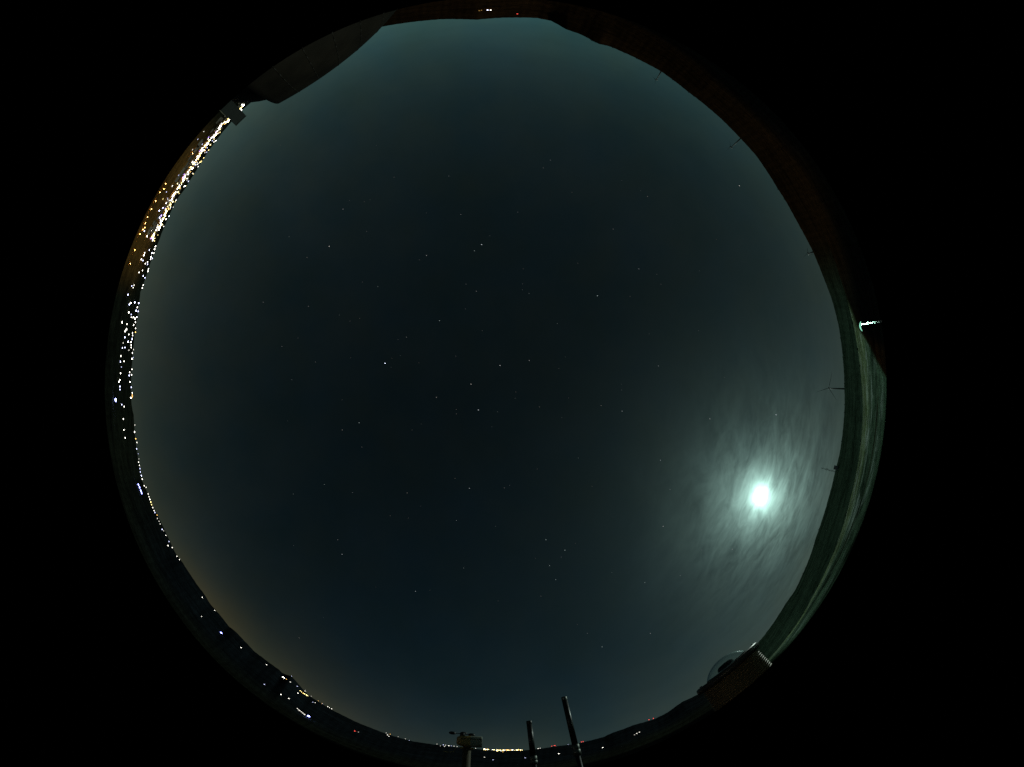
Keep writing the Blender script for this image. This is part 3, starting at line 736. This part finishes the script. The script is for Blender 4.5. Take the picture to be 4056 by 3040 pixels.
many(crop(1000, 2600, .3617, [(1160,857,.2),(1465,857,.5),(1480,885,.7),(1490,898,.7),(1508,874,.6,AMBER),(1595,893,.3),(1675,925,.4),(1718,942,.4),(2022,983,.4),(2055,1003,.3),(2090,993,.8),(2112,996,.6),
 (2105,1010,.5),(2152,1003,1),(2175,1003,.5),(2205,1005,.6)]) + crop(1600, 2640, .4069, [(485,795,.5),(515,800,.5),(655,810,.5),(700,818,.5),(780,907,.4),(870,932,.4),(1178,913,.4),(1310,820,.7),(1325,817,.5),
 (1507,874,.8),(1600,778,.3),(1937,815,.7)]) + crop(2300, 2500, .3257, [(690,1272,.5),(722,1257,.5),(655,1290,.25)]),
 'lone white lamp on the plain behind the weather station and aerials', 'plain lamps', pw=6)
far = []
for k in range(64):
    u = random.random(); xx = 770 + 395 * u
    far.append((xx, 824 + 9 * u + random.gauss(0, 4) + (14 if .32 < u < .5 and random.random() < .3 else 0), random.choice((.5, .7, 1)), random.choice((YEL, YEL, AMBER, WHITE))))
many(crop(1600, 2640, .4069, far), 'yellow street lamp of the far town between the weather station and aerials', 'far yellow town lamps', pw=11)
many([(1933, 41, .9), (1942, 42, .7), (1906, 43, .12, AMBER), (1899, 44, .12, AMBER)], 'white yard lamp on the dark slope right of the observatory dome', 'yard lamps')
for p_ in crop(1600, 2640, .4069, [(1437, 795), (1462, 790), (1475, 790), (1732, 755), (1748, 752)]) + crop(2300, 2500, .3257, [(825, 1092), (883, 1066)]) + crop(1000, 2600, .3617, [(1120, 847)]) + [(2048, 57)]:
    put(p_[0], p_[1], .55, RED, 'red warning beacon on a far dark slope', 'red beacons', 'warning_beacon', 'beacon', pw=7)
FLARE_BLUE = (.30, .34, 1)  # lens flare round the glaring lamps, put into their own colour
def flood(px, py, s, colour, label, size=1.5, group=None):
    colour = FLARE_BLUE
    put(px, py, s, colour, label, group, 'floodlight_mast', 'floodlight', pw=9, size=size * 1.25)
flood(447, 1589, 2.6, COOL, 'single glaring blue white floodlight on the dark farmland', 1.3)
flood(1217, 2850, 2.4, COOL, 'glaring floodlight at the end of a lit road below the hamlets', 1.1)
flood(873, 2519, 1.7, COOL, 'bright white floodlight alone on the slope below the orange sky glow', 1.0)
for p_ in ((541, 1927), (546, 1939), (550, 1950), (554, 1961)): flood(*p_, 1.2, COOL, 'blue white floodlight in a row of glaring lamps by the valley road', 1.2, 'row of floodlights')
many(crop(1000, 2600, .3617, [(485 + 14 * k, 598 + 11.5 * k, .42, WHITE) for k in range(7)]), 'dim lamp of the lit road leading to the glaring floodlight', 'lit road lamps', pw=8)
# the nearest street, at the rim of the view: amber lamps that colour the ground
k1 = 700 / 2110
for p_ in crop(400, 300, k1, [(1080, 940), (760, 1300), (740, 1360), (690, 1410), (640, 1500)]) + crop(400, 800, k2, [(650, 100), (600, 208), (568, 288), (535, 378), (560, 350), (500, 430), (430, 640), (370, 820)]):
    put(p_[0], p_[1], 1.0, AMBER, 'amber street lamp along the nearest street below the town', 'near amber lamps', pw=34, me=near_me)
# the 300 strongest lamps are things of their own; the faintest rest is one mass of lights
PEND.sort(key=lambda r_: -r_[0])
rest = []; nlamp = 0
for r_ in PEND:
    nlamp += r_[5] == 'street_lamp'
    if r_[5] == 'street_lamp' and nlamp > 300: rest.append(r_); continue
    o = bpy.data.objects.new(r_[5], r_[7]); COL.objects.link(o); o.matrix_world = r_[1]; o.color = r_[2]; tag(o, r_[3], r_[6], r_[4])
vs, fs, mi, cl = [], [], [], []
src_v = [v.co.copy() for v in street_me.vertices]; src_f = [(tuple(p_.vertices), p_.material_index) for p_ in street_me.polygons]
for r_ in rest:
    o0 = len(vs); vs += [tuple(r_[1] @ v) for v in src_v]; cl += [r_[2]] * len(src_v)
    for f_, m_ in src_f: fs.append(tuple(o0 + q_ for q_ in f_)); mi.append(m_)
me = bpy.data.meshes.new('faint_lamps'); me.from_pydata(vs, [], fs); me.polygons.foreach_set('material_index', mi)
fa = me.color_attributes.new('lamp_colour', 'FLOAT_COLOR', 'POINT'); fa.data.foreach_set('color', np.array(cl).ravel())
fm = bpy.data.materials.new('faint_lamp_glow'); fm.use_nodes = True; t = fm.node_tree
for n in list(t.nodes): t.nodes.remove(n)
at = t.nodes.new('ShaderNodeAttribute'); at.attribute_name = 'lamp_colour'; em = t.nodes.new('ShaderNodeEmission')
t.links.new(at.outputs['Color'], em.inputs['Color']); t.links.new(at.outputs['Alpha'], em.inputs['Strength'])
ou = t.nodes.new('ShaderNodeOutputMaterial'); t.links.new(em.outputs[0], ou.inputs[0]); fm.cycles.emission_sampling = 'AUTO'
o = kind(link('faint_lamps', me, [M['lampmetal'], fm]), 'stuff'); tag(o, 'mass of faint far street lamps in the towns and valleys', 'lights')

# ------------------------------------------------------------------ shrubs of the ridge and hillside
M['leaf'] = mat('dry_shrub', (.016, .024, .013), .95, 0, .5, 3, 0, .05)
shrubs = []
for k in range(4):
    bm = bmesh.new()
    for q_ in range(220):
        u_ = Vector((random.gauss(0, 1), random.gauss(0, 1), abs(random.gauss(0, .8)))); u_.normalize(); u_ *= random.uniform(.35, 1) ; u_.z += .1
        t0_ = Vector((random.gauss(0, 1), random.gauss(0, 1), random.gauss(0, 1))).normalized() * .17; t1_ = t0_.orthogonal().normalized() * .10
        bm.faces.new([bm.verts.new(u_ - t0_), bm.verts.new(u_ + t1_), bm.verts.new(u_ + t0_), bm.verts.new(u_ - t1_)])
    for q_ in range(5): bar(bm, (0, 0, -.1), (random.uniform(-.5, .5), random.uniform(-.5, .5), .6), .04, .015, 4)
    me = mesh_of(bm, 'shrub'); me.materials.append(M['leaf']); shrubs.append(me)
rs = random.Random(21)
for k in range(110):
    ad = rs.choice((rs.uniform(-82, 45), rs.uniform(-12, 40), rs.uniform(-75, -55))); D_ = float(ridge_d(ad)); d = rs.choice((rs.uniform(140, 170), rs.uniform(.55, 1.0) * D_, D_))
    aa = RAD(ad)
    o = bpy.data.objects.new('shrub', rs.choice(shrubs)); COL.objects.link(o)
    s_ = rs.uniform(.9, 1.7) * (d / 600) ** .55; o.scale = (s_ * rs.uniform(.9, 1.6), s_, s_); o.rotation_euler = (0, 0, aa + 1.57 + rs.uniform(-.6, .6))
    o.location = (d * math.cos(aa), d * math.sin(aa), float(ground_z(ad, d)) - .1 * s_)
    tag(o, 'low dark shrub growing on the ridge or hillside', 'shrub', 'shrubs of the ridge and hillside')

# ------------------------------------------------------------------ houses of the town
M['house'] = mat('pale_render', (.20, .17, .13), .9, 0, .3, .3); M['tile'] = mat('clay_tile', (.10, .055, .035), .9, 0, .3, .6)
def house_mesh(w_, l_, h_, r_):
    bm = bmesh.new(); box(bm, (0, 0, h_ / 2), (w_, l_, h_))
    v = [bm.verts.new(c) for c in ((-w_ / 2 - .4, -l_ / 2 - .4, h_ + .03), (w_ / 2 + .4, -l_ / 2 - .4, h_ + .03), (w_ / 2 + .4, l_ / 2 + .4, h_ + .03), (-w_ / 2 - .4, l_ / 2 + .4, h_ + .03), (0, -l_ / 2 - .4, h_ + r_), (0, l_ / 2 + .4, h_ + r_))]
    for f_ in ((0, 1, 4), (2, 3, 5), (1, 2, 5, 4), (3, 0, 4, 5), (3, 2, 1, 0)): bm.faces.new([v[q_] for q_ in f_]).material_index = 1
    me = mesh_of(bm, 'house'); me.materials.append(M['house']); me.materials.append(M['tile']); return me
hm = [house_mesh(9, 12, 6, 2.2), house_mesh(11, 16, 8.5, 2.0), house_mesh(8, 9, 5, 2.4)]
for k in range(70):
    px, py = along(random.random()); d_ = math.dist((px, py), OC); ux, uy = (px - OC[0]) / d_, (py - OC[1]) / d_
    off = random.uniform(-12, 22)
    g_, d = stand(px + ux * off, py + uy * off)
    o = bpy.data.objects.new('house', random.choice(hm)); COL.objects.link(o); o.location = (g_.x, g_.y, g_.z - .6); o.rotation_euler = (0, 0, random.uniform(0, 6.28))
    s_ = min(max(d / 700, .6), 1.0); o.scale = (s_, s_, s_ * .8)
    tag(o, 'dim pale house among the lamps of the hillside town', 'house', 'houses of the hillside town')
